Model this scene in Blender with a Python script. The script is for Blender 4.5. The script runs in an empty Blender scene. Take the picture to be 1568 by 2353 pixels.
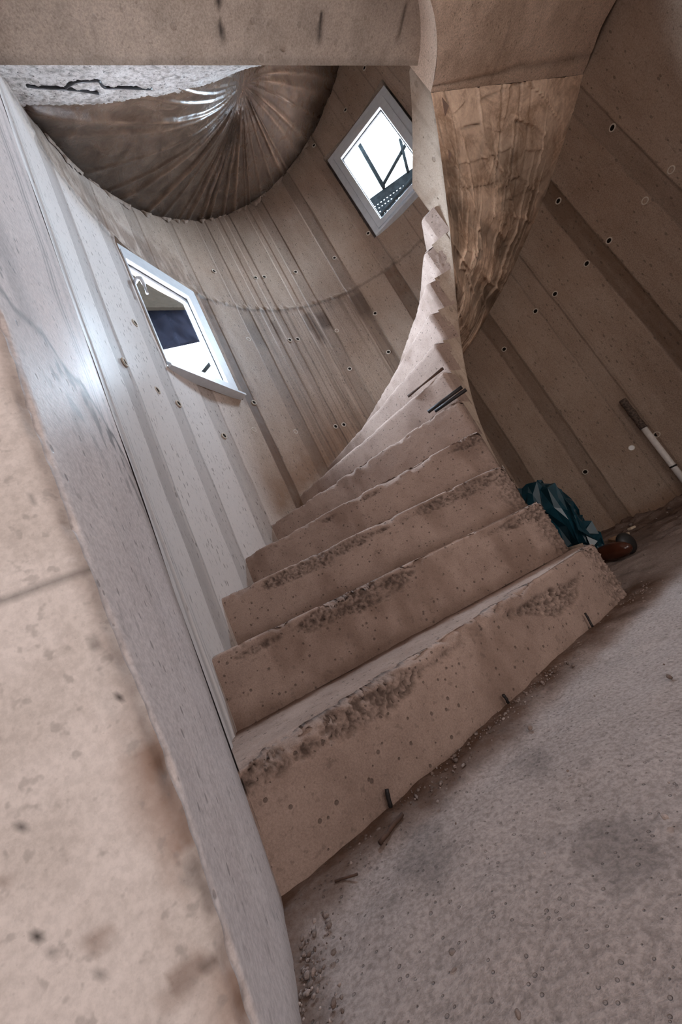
import bpy, math, random
import numpy as np
from mathutils import Matrix, Vector

SC = bpy.context.scene
COL = SC.collection
rng = np.random.default_rng(7)
random.seed(7)
PI = math.pi

# ------------------------------------------------------------------ camera
F_PX, PITCH, ROLL, CAM_Z = 858.096, 0.237064, -0.457432, 0.310202
fw = np.array([0, math.cos(PITCH), math.sin(PITCH)])
r0 = np.array([1.0, 0, 0])
u0 = np.cross(r0, fw)
RV = math.cos(ROLL) * r0 + math.sin(ROLL) * u0
UV_ = -math.sin(ROLL) * r0 + math.cos(ROLL) * u0
cam = bpy.data.cameras.new('camera')
cam.sensor_fit = 'VERTICAL'
cam.sensor_height = 36.0
cam.lens = F_PX / 2353 * 36.0
cam.clip_start = 0.01
cam_o = bpy.data.objects.new('camera', cam)
COL.objects.link(cam_o)
M = Matrix(((RV[0], UV_[0], -fw[0], 0), (RV[1], UV_[1], -fw[1], 0), (RV[2], UV_[2], -fw[2], CAM_Z), (0, 0, 0, 1)))
cam_o.matrix_world = M
SC.camera = cam_o

# ------------------------------------------------------------------ light
SC.view_settings.view_transform = 'Standard'
SC.view_settings.look = 'None'
SC.view_settings.gamma = 1
SC.view_settings.use_curve_mapping = False
SC.view_settings.exposure = 0.0
world = bpy.data.worlds.new('overcast_sky')
SC.world = world
world.use_nodes = True
bg = world.node_tree.nodes['Background']
WT = world.node_tree
_tc = WT.nodes.new('ShaderNodeTexCoord'); _sx = WT.nodes.new('ShaderNodeSeparateXYZ'); _cr = WT.nodes.new('ShaderNodeValToRGB')
WT.links.new(_tc.outputs['Generated'], _sx.inputs[0]); WT.links.new(_sx.outputs['Z'], _cr.inputs[0])
_cr.color_ramp.elements[0].position = 0.0; _cr.color_ramp.elements[0].color = (0.05, 0.05, 0.055, 1)     # ground
_cr.color_ramp.elements[1].position = 0.12; _cr.color_ramp.elements[1].color = (0.68, 0.83, 1.0, 1)      # overcast sky
WT.links.new(_cr.outputs[0], bg.inputs[0])
bg.inputs[1].default_value = 125.0

# tower geometry (metres)
CX, CY, R = 0.932669, 1.306023, 1.4246
RI = 0.3271
TH0, DTH, H, OFF, TS = 3.68953, 0.239595, 0.175, -0.02445, 0.3179
NV = np.array([-0.307, 0.952])        # into the tower, square to the room wall
AV = np.array([0.952, 0.307])         # along the room wall

def area(name, loc, rot, sx, sy, power, color, portal=False):
    l = bpy.data.lights.new(name, 'AREA')
    l.shape = 'RECTANGLE'; l.size = sx; l.size_y = sy
    l.energy = power; l.color = color
    if portal: l.cycles.is_portal = True
    o = bpy.data.objects.new(name, l); COL.objects.link(o)
    o.location = loc; o.rotation_euler = rot
    return o

def an(a, n, z=0.0):
    p = AV * a + NV * n
    return np.array([p[0], p[1], z])

# two soft fill lights added behind the viewer to brighten the scene
pl = an(0.6, -1.35, 1.0)
ny = math.atan2(AV[1], AV[0])
area('fill_light', pl, (PI / 2 + .2, 0, ny), 1.1, 1.1, 19, (1.0, 0.90, 0.86))
pl = an(-1.5, -1.3, 0.75)
area('fill_light', pl, (PI / 2 + .15, 0, ny - .55), 1.0, 1.0, 15, (1.0, 0.91, 0.86))

def win_portal(name, thc, d, tc, zc, w, hgt):
    th = math.radians(thc)
    nrm = Vector((math.cos(th), math.sin(th), 0)); tv = Vector((-math.sin(th), math.cos(th), 0))
    p = Vector((CX, CY, zc)) + nrm * (d + 0.10) + tv * tc
    # -Z axis of the light points inward (= -nrm): local Z = nrm
    m = Matrix((( -tv.x, 0, nrm.x), (-tv.y, 0, nrm.y), (0, 1, nrm.z))).to_4x4()
    o = area(name, p, (0, 0, 0), w, hgt, 1, (1, 1, 1), True)
    m.translation = p
    o.matrix_world = m
win_portal('window_portal', 60, 1.40, 0.0, 3.54, 0.75, 1.1)
win_portal('window_portal', 155, 1.40, 0.06, 2.23, 0.6, 1.0)

# ------------------------------------------------------------------ numpy noise
def _h(i, j, k, s):
    n = (i.astype(np.int64) * 374761393 + j.astype(np.int64) * 668265263 + k.astype(np.int64) * 2147483647 + s * 974711) & 0x7fffffff
    n = ((n ^ (n >> 13)) * 1274126177) & 0x7fffffff
    n = ((n ^ (n >> 15)) * 461845907) & 0x7fffffff
    return ((n ^ (n >> 14)) & 0xffffff) / float(0xffffff)
def vnoise(P, sc, seed=0):
    Q = np.asarray(P, float) * sc
    f = np.floor(Q); t = Q - f; t = t * t * (3 - 2 * t)
    i, j, k = f[..., 0].astype(np.int64), f[..., 1].astype(np.int64), f[..., 2].astype(np.int64)
    out = 0
    for a in (0, 1):
        for b in (0, 1):
            for c in (0, 1):
                w = (t[..., 0] if a else 1 - t[..., 0]) * (t[..., 1] if b else 1 - t[..., 1]) * (t[..., 2] if c else 1 - t[..., 2])
                out = out + w * _h(i + a, j + b, k + c, seed)
    return out
def fbm(P, sc, seed=0, octs=4):
    s, a, t = 0, 1.0, 0
    for o in range(octs):
        s = s + a * vnoise(P, sc * 2 ** o, seed + o * 17); t += a; a *= 0.55
    return s / t                                              # 0..1
def worley(P, sc, seed=0):
    Q = np.asarray(P, float) * sc
    f = np.floor(Q).astype(np.int64)
    best = np.full(Q.shape[:-1], 9.0)
    for a in (-1, 0, 1):
        for b in (-1, 0, 1):
            for c in (-1, 0, 1):
                g = f + np.array([a, b, c])
                d = 0
                for ax, s in enumerate((seed, seed + 5, seed + 11)):
                    d = d + (g[..., ax] + _h(g[..., 0], g[..., 1], g[..., 2], s) - Q[..., ax]) ** 2
                best = np.minimum(best, d)
    return np.sqrt(best)                                      # 0..~1
def sst(x, a, b):
    t = np.clip((x - a) / (b - a), 0, 1); return t * t * (3 - 2 * t)

# ------------------------------------------------------------------ objects
def link(name, me, mat=None, parent=None):
    o = bpy.data.objects.new(name, me); COL.objects.link(o)
    if mat is not None:
        for m in (mat if isinstance(mat, (list, tuple)) else [mat]): me.materials.append(m)
    if parent is not None:
        o.parent = parent
        o.matrix_parent_inverse = parent.matrix_basis.inverted()
    return o
def tag(o, label, cat, group=None, kind=None):
    o['label'] = label; o['category'] = cat
    if group: o['group'] = group
    if kind: o['kind'] = kind
    return o
def struct(o, label=None, cat=None):
    o['kind'] = 'structure'
    if label: o['label'] = label
    if cat: o['category'] = cat
    return o
def empty(name, loc=(0, 0, 0)):
    o = bpy.data.objects.new(name, None); COL.objects.link(o); o.location = loc
    o.empty_display_size = 0.1
    return o

class MB:
    """collects vertices, faces, a tone and a dirt value per vertex"""
    def __init__(s): s.v, s.f, s.tone, s.dirt, s.mi = [], [], [], [], []
    def n(s): return sum(len(a) for a in s.v)
    def add(s, V, F, tone=None, dirt=None, mi=0):
        b = s.n(); V = np.asarray(V, float).reshape(-1, 3)
        s.v.append(V)
        s.f += [tuple(int(i) + b for i in f) for f in F]
        s.mi += [mi] * len(F)
        s.tone.append(np.ones(len(V)) if tone is None else np.broadcast_to(np.asarray(tone, float).reshape(-1), (len(V),)))
        s.dirt.append(np.zeros(len(V)) if dirt is None else np.broadcast_to(np.asarray(dirt, float).reshape(-1), (len(V),)))
        return s
    def grid(s, P, tone=None, dirt=None, mask=None, flip=False, mi=0):
        nu, nv = P.shape[:2]
        I = np.arange(nu * nv).reshape(nu, nv)
        q = np.stack([I[:-1, :-1], I[1:, :-1], I[1:, 1:], I[:-1, 1:]], -1)
        if flip: q = q[..., ::-1]
        if mask is not None: q = q[mask]
        s.add(P, q.reshape(-1, 4), tone, dirt, mi); return s
    def box(s, c, ax, hs, mi=0, tone=None, dirt=None):
        c = np.asarray(c, float); ax = [np.asarray(a, float) for a in ax]
        V = [c + ax[0] * hs[0] * i + ax[1] * hs[1] * j + ax[2] * hs[2] * k for i in (-1, 1) for j in (-1, 1) for k in (-1, 1)]
        F = [(0, 1, 3, 2), (4, 6, 7, 5), (0, 4, 5, 1), (2, 3, 7, 6), (0, 2, 6, 4), (1, 5, 7, 3)]
        s.add(V, F, tone, dirt, mi); return s
    def tube(s, pts, rad, n=10, mi=0):
        pts = np.asarray(pts, float); m = len(pts)
        rad = np.broadcast_to(np.asarray(rad, float), (m,))
        T = np.gradient(pts, axis=0); T /= np.linalg.norm(T, axis=1)[:, None] + 1e-9
        ref = np.array([0, 0, 1.0]) if abs(T[0][2]) < 0.8 else np.array([1.0, 0, 0])
        V = []
        for i in range(m):
            a = np.cross(T[i], ref); a /= np.linalg.norm(a); b = np.cross(T[i], a)
            for k in range(n):
                w = 2 * PI * k / n
                V.append(pts[i] + rad[i] * (math.cos(w) * a + math.sin(w) * b))
        F = [(i * n + k, i * n + (k + 1) % n, (i + 1) * n + (k + 1) % n, (i + 1) * n + k) for i in range(m - 1) for k in range(n)]
        F += [tuple(range(n - 1, -1, -1)), tuple(range((m - 1) * n, m * n))]
        s.add(V, F, mi=mi); return s
    def build(s, name, mat=None, parent=None, smooth=True):
        me = bpy.data.meshes.new(name)
        V = np.concatenate(s.v)
        me.from_pydata(V.tolist(), [], s.f); 
        for nm, arr in (('tone', s.tone), ('dirt', s.dirt)):
            a = me.attributes.new(nm, 'FLOAT', 'POINT')
            a.data.foreach_set('value', np.concatenate(arr).astype(np.float32))
        me.polygons.foreach_set('use_smooth', np.full(len(me.polygons), smooth))
        me.polygons.foreach_set('material_index', np.array(s.mi, dtype=np.int32))
        me.update()
        return link(name, me, mat, parent)

# ------------------------------------------------------------------ materials
class NT:
    def __init__(s, name):
        s.m = bpy.data.materials.new(name); s.m.use_nodes = True
        s.t = s.m.node_tree; s.b = s.t.nodes['Principled BSDF']; s.co = None
    def n(s, typ, **kw):
        x = s.t.nodes.new(typ)
        for k, v in kw.items(): setattr(x, k, v)
        return x
    def l(s, a, b): s.t.links.new(a, b)
    def coord(s, scale=(1, 1, 1)):
        if s.co is None: s.co = s.n('ShaderNodeTexCoord').outputs['Object']
        mp = s.n('ShaderNodeMapping'); mp.inputs['Scale'].default_value = scale
        s.l(s.co, mp.inputs['Vector']); return mp.outputs[0]
    def noise(s, scale, detail=4, rough=0.6, vec=None, dist=0.0):
        x = s.n('ShaderNodeTexNoise'); x.inputs['Scale'].default_value = scale
        x.inputs['Detail'].default_value = detail; x.inputs['Roughness'].default_value = rough
        x.inputs['Distortion'].default_value = dist
        s.l(vec if vec is not None else s.coord(), x.inputs['Vector']); return x.outputs['Fac']
    def vor(s, scale, vec=None, feature='F1'):
        x = s.n('ShaderNodeTexVoronoi', feature=feature); x.inputs['Scale'].default_value = scale
        s.l(vec if vec is not None else s.coord(), x.inputs['Vector']); return x
    def mr(s, v, a, b, c=0.0, d=1.0):
        x = s.n('ShaderNodeMapRange', interpolation_type='SMOOTHSTEP')
        for i, q in zip((1, 2, 3, 4), (a, b, c, d)): x.inputs[i].default_value = q
        s.l(v, x.inputs[0]); return x.outputs[0]
    def math(s, op, a, b=None):
        x = s.n('ShaderNodeMath', operation=op)
        for i, q in enumerate((a, b)):
            if q is None: continue
            if isinstance(q, (int, float)): x.inputs[i].default_value = q
            else: s.l(q, x.inputs[i])
        return x.outputs[0]
    def mix(s, fac, a, b, blend='MIX'):
        x = s.n('ShaderNodeMix', data_type='RGBA', blend_type=blend)
        if isinstance(fac, (int, float)): x.inputs[0].default_value = fac
        else: s.l(fac, x.inputs[0])
        for i, q in ((6, a), (7, b)):
            if isinstance(q, tuple): x.inputs[i].default_value = (*q, 1)
            else: s.l(q, x.inputs[i])
        return x.outputs[2]
    def attr(s, nm):
        x = s.n('ShaderNodeAttribute', attribute_name=nm); return x.outputs['Fac']
    def bump(s, hgt, strength=0.5, dist=0.01, prev=None):
        x = s.n('ShaderNodeBump'); x.inputs['Strength'].default_value = strength; x.inputs['Distance'].default_value = dist
        s.l(hgt, x.inputs['Height'])
        if prev is not None: s.l(prev, x.inputs['Normal'])
        return x.outputs[0]

def concrete(name, light, dark, dirt, rough=0.75, pits=0.5, pit_scale=28, grain=0.35, streak=(1, 1, 1), bump=0.5, spec=0.3, blotch=2.2, pale=None, gscale=170):
    t = NT(name)
    big = t.noise(blotch, 5, 0.62, t.coord(streak))
    med = t.noise(14, 5, 0.65, t.coord(streak))
    fine = t.noise(gscale, 3, 0.7)
    f = t.math('ADD', t.math('MULTIPLY', big, 0.6), t.math('MULTIPLY', med, 0.4))
    c = t.mix(t.mr(f, 0.36, 0.62), dark, light)
    c = t.mix(grain, c, t.mix(t.mr(fine, 0.3, 0.7), tuple(0.55 * x for x in dark), tuple(min(1, 1.15 * x) for x in light)))
    # soiling that follows the stain attribute
    d = t.math('MULTIPLY', t.attr('dirt'), t.mr(t.noise(9, 5, 0.7), 0.25, 0.62, 0.55, 1.0))
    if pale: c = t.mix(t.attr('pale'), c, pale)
    c = t.mix(d, c, dirt)
    # air bubbles in the cast face
    v = t.vor(pit_scale, t.coord((1, 1, max(streak[2], .4)))); sel = t.n('ShaderNodeSeparateColor'); t.l(v.outputs['Color'], sel.inputs[0])
    rad = t.math('MULTIPLY', t.mr(sel.outputs[0], 0.40, 1.0), 0.27)
    pit = t.math('MULTIPLY', t.mr(t.math('SUBTRACT', v.outputs['Distance'], rad), -0.06, 0.02, 1.0, 0.0), t.mr(sel.outputs[0], 0.40, 0.46))
    if pits > 0: c = t.mix(t.math('MULTIPLY', pit, pits), c, tuple(0.25 * x for x in dark))
    sp = t.noise(95, 2, 0.5, t.coord((1, 1, max(streak[2], .35))))
    c = t.mix(t.math('MULTIPLY', t.mr(sp, 0.60, 0.72), 0.38), c, tuple(0.4 * x for x in dark))
    # tone of the board / stain
    cr = t.n('ShaderNodeCombineColor'); a = t.attr('tone')
    for i in range(3): t.l(a, cr.inputs[i])
    c = t.mix(1.0, c, cr.outputs[0], 'MULTIPLY')
    t.l(c, t.b.inputs['Base Color'])
    t.b.inputs['Roughness'].default_value = rough
    t.b.inputs['Specular IOR Level'].default_value = spec
    hgt = t.math('ADD', t.math('MULTIPLY', med, 0.5), t.math('MULTIPLY', fine, 0.35))
    if pits > 0: hgt = t.math('SUBTRACT', hgt, t.math('MULTIPLY', pit, 0.8))
    t.l(t.bump(hgt, bump, 0.006), t.b.inputs['Normal'])
    return t.m

def plain(name, col, rough=0.5, metal=0.0, spec=0.5, var=0.0, vscale=20, bump=0.0):
    t = NT(name)
    if var:
        f = t.noise(vscale, 4, 0.6)
        t.l(t.mix(t.mr(f, 0.3, 0.7), tuple(x * (1 - var) for x in col), tuple(min(1, x * (1 + var)) for x in col)), t.b.inputs['Base Color'])
        if bump: t.l(t.bump(f, bump, 0.004), t.b.inputs['Normal'])
    else: t.b.inputs['Base Color'].default_value = (*col, 1)
    t.b.inputs['Roughness'].default_value = rough; t.b.inputs['Metallic'].default_value = metal
    t.b.inputs['Specular IOR Level'].default_value = spec
    return t.m

BROWN = (0.15, 0.085, 0.055)
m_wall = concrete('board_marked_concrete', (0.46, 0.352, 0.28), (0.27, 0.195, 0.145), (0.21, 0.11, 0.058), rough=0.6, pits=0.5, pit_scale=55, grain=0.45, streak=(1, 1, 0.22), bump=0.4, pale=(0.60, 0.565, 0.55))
m_reveal = concrete('smooth_grey_concrete', (0.70, 0.635, 0.62), (0.58, 0.515, 0.50), (0.20, 0.14, 0.10), rough=0.5, pits=0.55, pit_scale=90, grain=0.35, streak=(1, 1, 0.55), bump=0.25)
m_pier = concrete('pale_plastered_concrete', (0.75, 0.68, 0.65), (0.60, 0.535, 0.50), (0.28, 0.17, 0.12), rough=0.7, pits=0.08, pit_scale=190, grain=0.22, bump=0.2, blotch=7)
m_step = concrete('rough_cast_concrete', (0.38, 0.276, 0.228), (0.265, 0.185, 0.15), (0.10, 0.05, 0.03), rough=0.85, pits=0.65, pit_scale=75, grain=0.3, bump=0.6, blotch=6, gscale=330)
m_string = concrete('string_concrete', (0.46, 0.36, 0.285), (0.36, 0.265, 0.20), (0.2, 0.12, 0.075), rough=0.8, pits=0.35, pit_scale=30, grain=0.3, streak=(1, 1, 0.15), bump=0.5)
m_slab = concrete('grey_brown_slab_concrete', (0.50, 0.405, 0.335), (0.36, 0.285, 0.23), (0.03, 0.022, 0.018), rough=0.75, pits=0.25, pit_scale=20, grain=0.4, bump=0.4)
m_land = concrete('landing_concrete', (0.74, 0.56, 0.44), (0.52, 0.375, 0.28), (0.2, 0.12, 0.075), rough=0.75, pits=0.35, pit_scale=60, grain=0.45, streak=(1, 1, 1), bump=0.5, blotch=4)
m_floor = concrete('dusty_screed', (0.41, 0.335, 0.305), (0.29, 0.23, 0.205), (0.09, 0.044, 0.024), rough=0.9, pits=0.3, pit_scale=130, grain=0.5, bump=0.8, blotch=3)
m_strip = concrete('raw_aggregate_concrete', (0.86, 0.84, 0.83), (0.46, 0.43, 0.41), (0.12, 0.09, 0.07), rough=0.38, pits=0.8, pit_scale=55, grain=0.4, bump=1.0, blotch=10)

def sheeting(name, light, dark, rough, scale):
    t = NT(name)
    f = t.noise(scale, 6, 0.7, None, 0.8); g = t.noise(60, 3, 0.7)
    c = t.mix(t.mr(f, 0.34, 0.66), dark, light)
    c = t.mix(t.math('MULTIPLY', t.mr(g, 0.45, 0.7), 0.25), c, tuple(min(1, 1.5 * x) for x in light))
    c = t.mix(t.attr('dirt'), c, tuple(0.4 * x for x in dark))
    cr = t.n('ShaderNodeCombineColor'); a = t.attr('tone')
    for i in range(3): t.l(a, cr.inputs[i])
    c = t.mix(1.0, c, cr.outputs[0], 'MULTIPLY')
    t.l(c, t.b.inputs['Base Color'])
    t.l(t.mr(f, 0.3, 0.7, rough + 0.12, rough - 0.1), t.b.inputs['Roughness'])
    t.b.inputs['Specular IOR Level'].default_value = 0.45
    t.l(t.bump(t.math('ADD', f, t.math('MULTIPLY', g, 0.4)), 0.5, 0.006), t.b.inputs['Normal'])
    return t.m
m_soffit = sheeting('membrane_cast_soffit', (0.74, 0.555, 0.42), (0.38, 0.245, 0.165), 0.5, 6)
m_fan = sheeting('pleated_membrane_soffit', (0.145, 0.098, 0.07), (0.062, 0.037, 0.023), 0.30, 9)

m_white = plain('white_window_plastic', (0.62, 0.645, 0.68), 0.35, var=0.05, vscale=30)
m_gasket = plain('black_gasket', (0.02, 0.022, 0.025), 0.5)
m_light_block = plain('added_light_block_dark', (0.16, 0.13, 0.12), 0.9, var=0.3)
m_plug = plain('pale_tie_sleeve', (0.55, 0.47, 0.39), 0.6)
m_hole_shade = plain('tie_hole_shade', (0.012, 0.009, 0.007), 0.9, spec=0.1)
m_daylight = plain('painted_daylight_white', (0.95, 0.95, 0.95), 0.5)
m_steel = plain('dark_steel', (0.035, 0.03, 0.03), 0.55, metal=0.6, var=0.3)
m_rust = plain('rusty_bar', (0.07, 0.035, 0.022), 0.8, var=0.3, vscale=60)
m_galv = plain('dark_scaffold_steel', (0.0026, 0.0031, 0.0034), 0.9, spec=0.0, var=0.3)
m_bag = plain('teal_plastic', (0.009, 0.048, 0.07), 0.3, var=0.35, vscale=8)
m_leather = plain('brown_glossy', (0.065, 0.02, 0.011), 0.22, var=0.2, vscale=15)
m_black = plain('black_rubber', (0.012, 0.011, 0.011), 0.5)
m_pipe = plain('white_pipe_plastic', (0.80, 0.77, 0.74), 0.4, var=0.08, vscale=40)
m_pipedirt = plain('tarred_pipe_end', (0.10, 0.07, 0.055), 0.85, var=0.6, vscale=90, bump=0.8)
m_wood = plain('pale_wood', (0.45, 0.30, 0.19), 0.75, var=0.2, vscale=30)
m_chip = plain('pale_wood_chip', (0.62, 0.50, 0.38), 0.8, var=0.1)
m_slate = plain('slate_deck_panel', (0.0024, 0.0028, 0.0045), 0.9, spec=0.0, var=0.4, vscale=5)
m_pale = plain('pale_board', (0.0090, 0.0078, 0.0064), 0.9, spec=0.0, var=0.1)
m_red = plain('red_tarp', (0.02, 0.001, 0.0015), 0.9, spec=0.0)
m_wire = plain('dark_wire', (0.02, 0.02, 0.025), 0.4)
def glassmat():
    t = NT('window_glass')
    t.b.inputs['Base Color'].default_value = (0.98, 0.99, 0.99, 1)
    t.b.inputs['Transmission Weight'].default_value = 1.0
    t.b.inputs['Roughness'].default_value = 0.0
    t.b.inputs['IOR'].default_value = 1.05
    d = t.n('ShaderNodeBsdfTransparent'); d.inputs[0].default_value = (0.95, 0.96, 0.96, 1)
    g = t.n('ShaderNodeBsdfGlossy'); g.inputs['Roughness'].default_value = 0.02
    lw = t.n('ShaderNodeLayerWeight'); lw.inputs[0].default_value = 0.5
    fr = t.math('ADD', t.math('MULTIPLY', t.math('POWER', lw.outputs['Facing'], 5.0), 0.7), 0.04)
    mx = t.n('ShaderNodeMixShader'); t.l(fr, mx.inputs[0]); t.l(d.outputs[0], mx.inputs[1]); t.l(g.outputs[0], mx.inputs[2])
    out = [x for x in t.t.nodes if x.type == 'OUTPUT_MATERIAL'][0]
    t.l(mx.outputs[0], out.inputs[0])
    return t.m
m_glass = glassmat()

# helper: a pixel of the photograph's view as a ray (used once to place marks on real surfaces)
def ray(u, v):
    d = (u - 784) / F_PX * RV - (v - 1176.5) / F_PX * UV_ + fw
    return d / np.linalg.norm(d)
def cyl(th, r, z):
    th, r, z = np.broadcast_arrays(np.asarray(th, float), np.asarray(r, float), np.asarray(z, float))
    return np.stack([CX + r * np.cos(th), CY + r * np.sin(th), z], -1)
def helix(th): return H * ((TH0 - th) / DTH + 1)

# ================================================================== SETTING
# ---- round tower wall -----------------------------------------------------
D2R = PI / 180
WINS = [(45.9, 74.6, 3.015, 4.085), (145.9, 168.8, 1.765, 2.71)]
BANDS_LO = [(16.2, 19.9, .16, 1), (30.6, 34.6, .30, 1), (45.2, 49.3, .05, .3), (59.3, 63.1, .24, 1), (73.8, 78.1, .30, 1), (88.2, 92.2, .25, .8), (102.8, 106.6, .22, .7),
            (109.0, 110.8, .12, .8), (117.6, 120.0, .10, .8), (122.3, 124.2, .08, .7), (128.2, 132.2, .22, .9), (141.9, 144.6, .34, 1.3), (155.5, 160.2, .20, .2), (169.4, 173.2, .20, .25), (184.4, 188.9, .24, .25), (199.0, 201.3, .18, .3)]
BANDS_HI = [(16.2, 19.9, .2, 1), (73.2, 77.5, .14, .4), (88.1, 92.2, .20, .6), (102.9, 106.9, .12, .4), (129.3, 133.3, .12, .3), (142, 145, .12, .3), (155.5, 160, .14, .3), (170, 173.5, .14, .3), (184.4, 188.9, .18, .3)]
LINES = [(16.1, .4, 0), (19.9, .25, 0), (30.6, .4, 0), (34.6, .2, 0), (45.2, .35, 0), (44.6, .2, 0), (49.3, .35, 0), (59.2, .5, 0), (63.2, .2, 0), (73.8, .45, 0), (88.1, .4, 0), (102.9, .3, 0), (117.8, .45, 0), (128.3, .4, 0),
         (42.6, .25, 1), (93.4, .2, -1), (98.9, .15, -1), (108.0, .5, -1), (111.4, .4, -1), (113.6, .3, -1), (115.3, .25, -1), (117.0, .35, -1), (122.5, .35, -1), (124.2, .3, -1), (126.4, .2, -1), (141.9, .35, -1), (155.6, .2, -1), (169.4, .45, -1), (184.2, .45, -1), (197.2, .45, -1), (198.3, .35, -1), (201.6, .5, -1), (204.6, .2, -1)]
PATCH = [(130.3, 2.0, 2.30, 2.55, .22), (121.8, .9, 2.40, 2.58, .25), (108.6, 1.3, 2.30, 2.62, .30), (104.4, 1.6, 2.42, 2.60, .35), (90.3, 2.4, 2.40, 2.64, .25), (110.5, .6, 2.42, 2.6, .25), (97.5, 3.5, 2.60, 2.69, .12), (125, 2, 2.5, 2.66, .08)]

def wall_shade(TH, Z, P):
    """board tones, joint lines and stains of the cast wall (TH in degrees)"""
    wob = (fbm(np.stack([TH * .0 + 3, Z * 1.0, Z * 0], -1), 3.0, 3, 3) - .5) * .5 + (vnoise(np.stack([TH * .4, Z * 8, Z * 0], -1), 1, 9) - .5) * .3
    t = TH + wob
    lo = 1 - sst(Z, 2.672, 2.70)
    tone = np.ones_like(TH); dirt = np.zeros_like(TH)
    pn = fbm(np.stack([TH * .6, Z * 1.2, Z * 0], -1), 1.0, 21, 4)
    for B, w in ((BANDS_LO, lo), (BANDS_HI, 1 - lo)):
        for a, b, d, k in B:
            m = sst(t, a - .18, a + .18) * (1 - sst(t, b - .18, b + .18)) * w
            tone = tone * (1 - m * d * 1.15 * (.7 + .6 * pn)); dirt = np.maximum(dirt, m * min(1, d * 2.3) * k * (.5 + .8 * pn))
    for c, d, side in LINES:
        w = 1 if side == 0 else (lo if side < 0 else 1 - lo)
        br = .45 + .75 * vnoise(np.stack([TH * 0 + c, Z * 2.2, Z * 0], -1), 1, 33)
        tone = tone * (1 - np.exp(-((t - c) / .17) ** 2) * d * br * w)
    for c, w_, z0, z1, d in PATCH:
        m = sst(t, c - w_ - .2, c - w_ + .2) * (1 - sst(t, c + w_ - .2, c + w_ + .2)) * sst(Z, z0 - .02, z0 + .02) * (1 - sst(Z, z1 - .02, z1 + .02))
        tone = tone * (1 - d * m * 1.2); dirt = np.maximum(dirt, m * d * 2)
    # fine run marks of the narrow boards
    fs = vnoise(np.stack([t * 2.3, Z * .7, Z * 0], -1), 1, 55)
    reg = sst(TH, 84, 90) * (1 - sst(TH, 124, 132)) * lo
    tone = tone * (1 - .22 * reg * sst(fs, .55, .8)); dirt = np.maximum(dirt, .4 * reg * sst(fs, .6, .9))
    # pour joint
    zj = 2.685 + .012 * (fbm(np.stack([TH * .25, Z * 0, Z * 0], -1), 1, 71, 3) - .5) * 2
    tone = tone * (1 - .42 * np.exp(-((Z - zj) / .012) ** 2))
    # rusty run-off below the joint and along the stair
    dirt = np.maximum(dirt, .35 * lo * sst(Z, 2.1, 2.66) * sst(fbm(np.stack([TH * .5, Z * .8, Z * 0], -1), 1, 81, 4), .45, .7) * sst(TH, 80, 88) * (1 - sst(TH, 132, 140)))
    st = helix(TH * D2R) - Z                                     # >0 below the nosing line
    dirt = np.maximum(dirt, .8 * sst(-st, -.05, .02) * (1 - sst(-st, .02, .5)) * sst(TH, 90, 125) * (1 - sst(TH, 148, 156)) )
    dirt = np.maximum(dirt, .8 * (1 - sst(Z, 0, .28)) * sst(fbm(P, 5, 91, 3), .35, .6) * (1 - sst(TH, 100, 110)))
    # noisy warm brown tint over the right-hand wall
    dirt = np.maximum(dirt, .38 * (1 - sst(TH, 70, 84)) * sst(fbm(P, 1.6, 101, 4), .3, .75))
    dirt = np.maximum(dirt, (.16 + .22 * sst(fbm(P, 2.3, 111, 4), .35, .7)) * (1 - sst(TH, 138, 150)))
    rg_ = fbm(P, 26, 131, 4)
    k = sst(TH, 139, 141.5) * (1 - sst(TH, 145.6, 146.2)) * sst(Z, 1.66, 1.76) * (1 - sst(Z, 2.68, 2.75))
    tone = tone * (1 - .22 * k * sst(rg_, .35, .6)); dirt = np.maximum(dirt, .6 * k)
    k = sst(TH, 138, 144) * (1 - sst(TH, 186, 194)) * sst(Z, 2.70, 2.74) * (1 - sst(Z, 2.85, 3.25))
    tone = tone * (1 - .30 * k * sst(rg_, .42, .6)); dirt = np.maximum(dirt, .55 * k * sst(rg_, .3, .6))
    tone = tone * (1 + .16 * sst(TH, 146, 160) * lo)
    return tone, np.clip(dirt, 0, 1)

ths = np.arange(-72.0, 210.41, 0.2)
zs = np.concatenate([np.arange(0, 2.60, .05), np.arange(2.60, 2.78, .012), np.arange(2.78, 5.3, .06)])
for a, b, c, d in WINS:
    ths = np.concatenate([ths, [a, b]]); zs = np.concatenate([zs, [c, d]])
def uniq(a):
    a = np.sort(a); return a[np.concatenate([[True], np.diff(a) > 1e-4])]
ths, zs = uniq(ths), uniq(zs)
TH, Z = np.meshgrid(ths, zs, indexing='ij')
P0 = cyl(TH * D2R, R, Z)
tone, dirt = wall_shade(TH, Z, P0)
rough_r = (fbm(P0, 2.2, 5, 3) - .5) * .012
rec = np.zeros_like(TH)
for a, b, d, k in BANDS_LO:
    rec += sst(TH, a - .15, a + .15) * (1 - sst(TH, b - .15, b + .15)) * .004
lump = np.exp(-((Z - 2.70) / .03) ** 2) * (fbm(P0, 22, 7, 3) - .35) * .035
edge_keep = np.ones_like(TH)
P = cyl(TH * D2R, R + rough_r + rec - np.maximum(lump, 0), Z)
tc, zc = (ths[:-1] + ths[1:]) / 2, (zs[:-1] + zs[1:]) / 2
mask = np.ones((len(tc), len(zc)), bool)
for a, b, c, d in WINS:
    mask &= ~(((tc > a) & (tc < b))[:, None] & ((zc > c) & (zc < d))[None, :])
mb = MB(); mb.grid(P, tone, dirt, mask)
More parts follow.
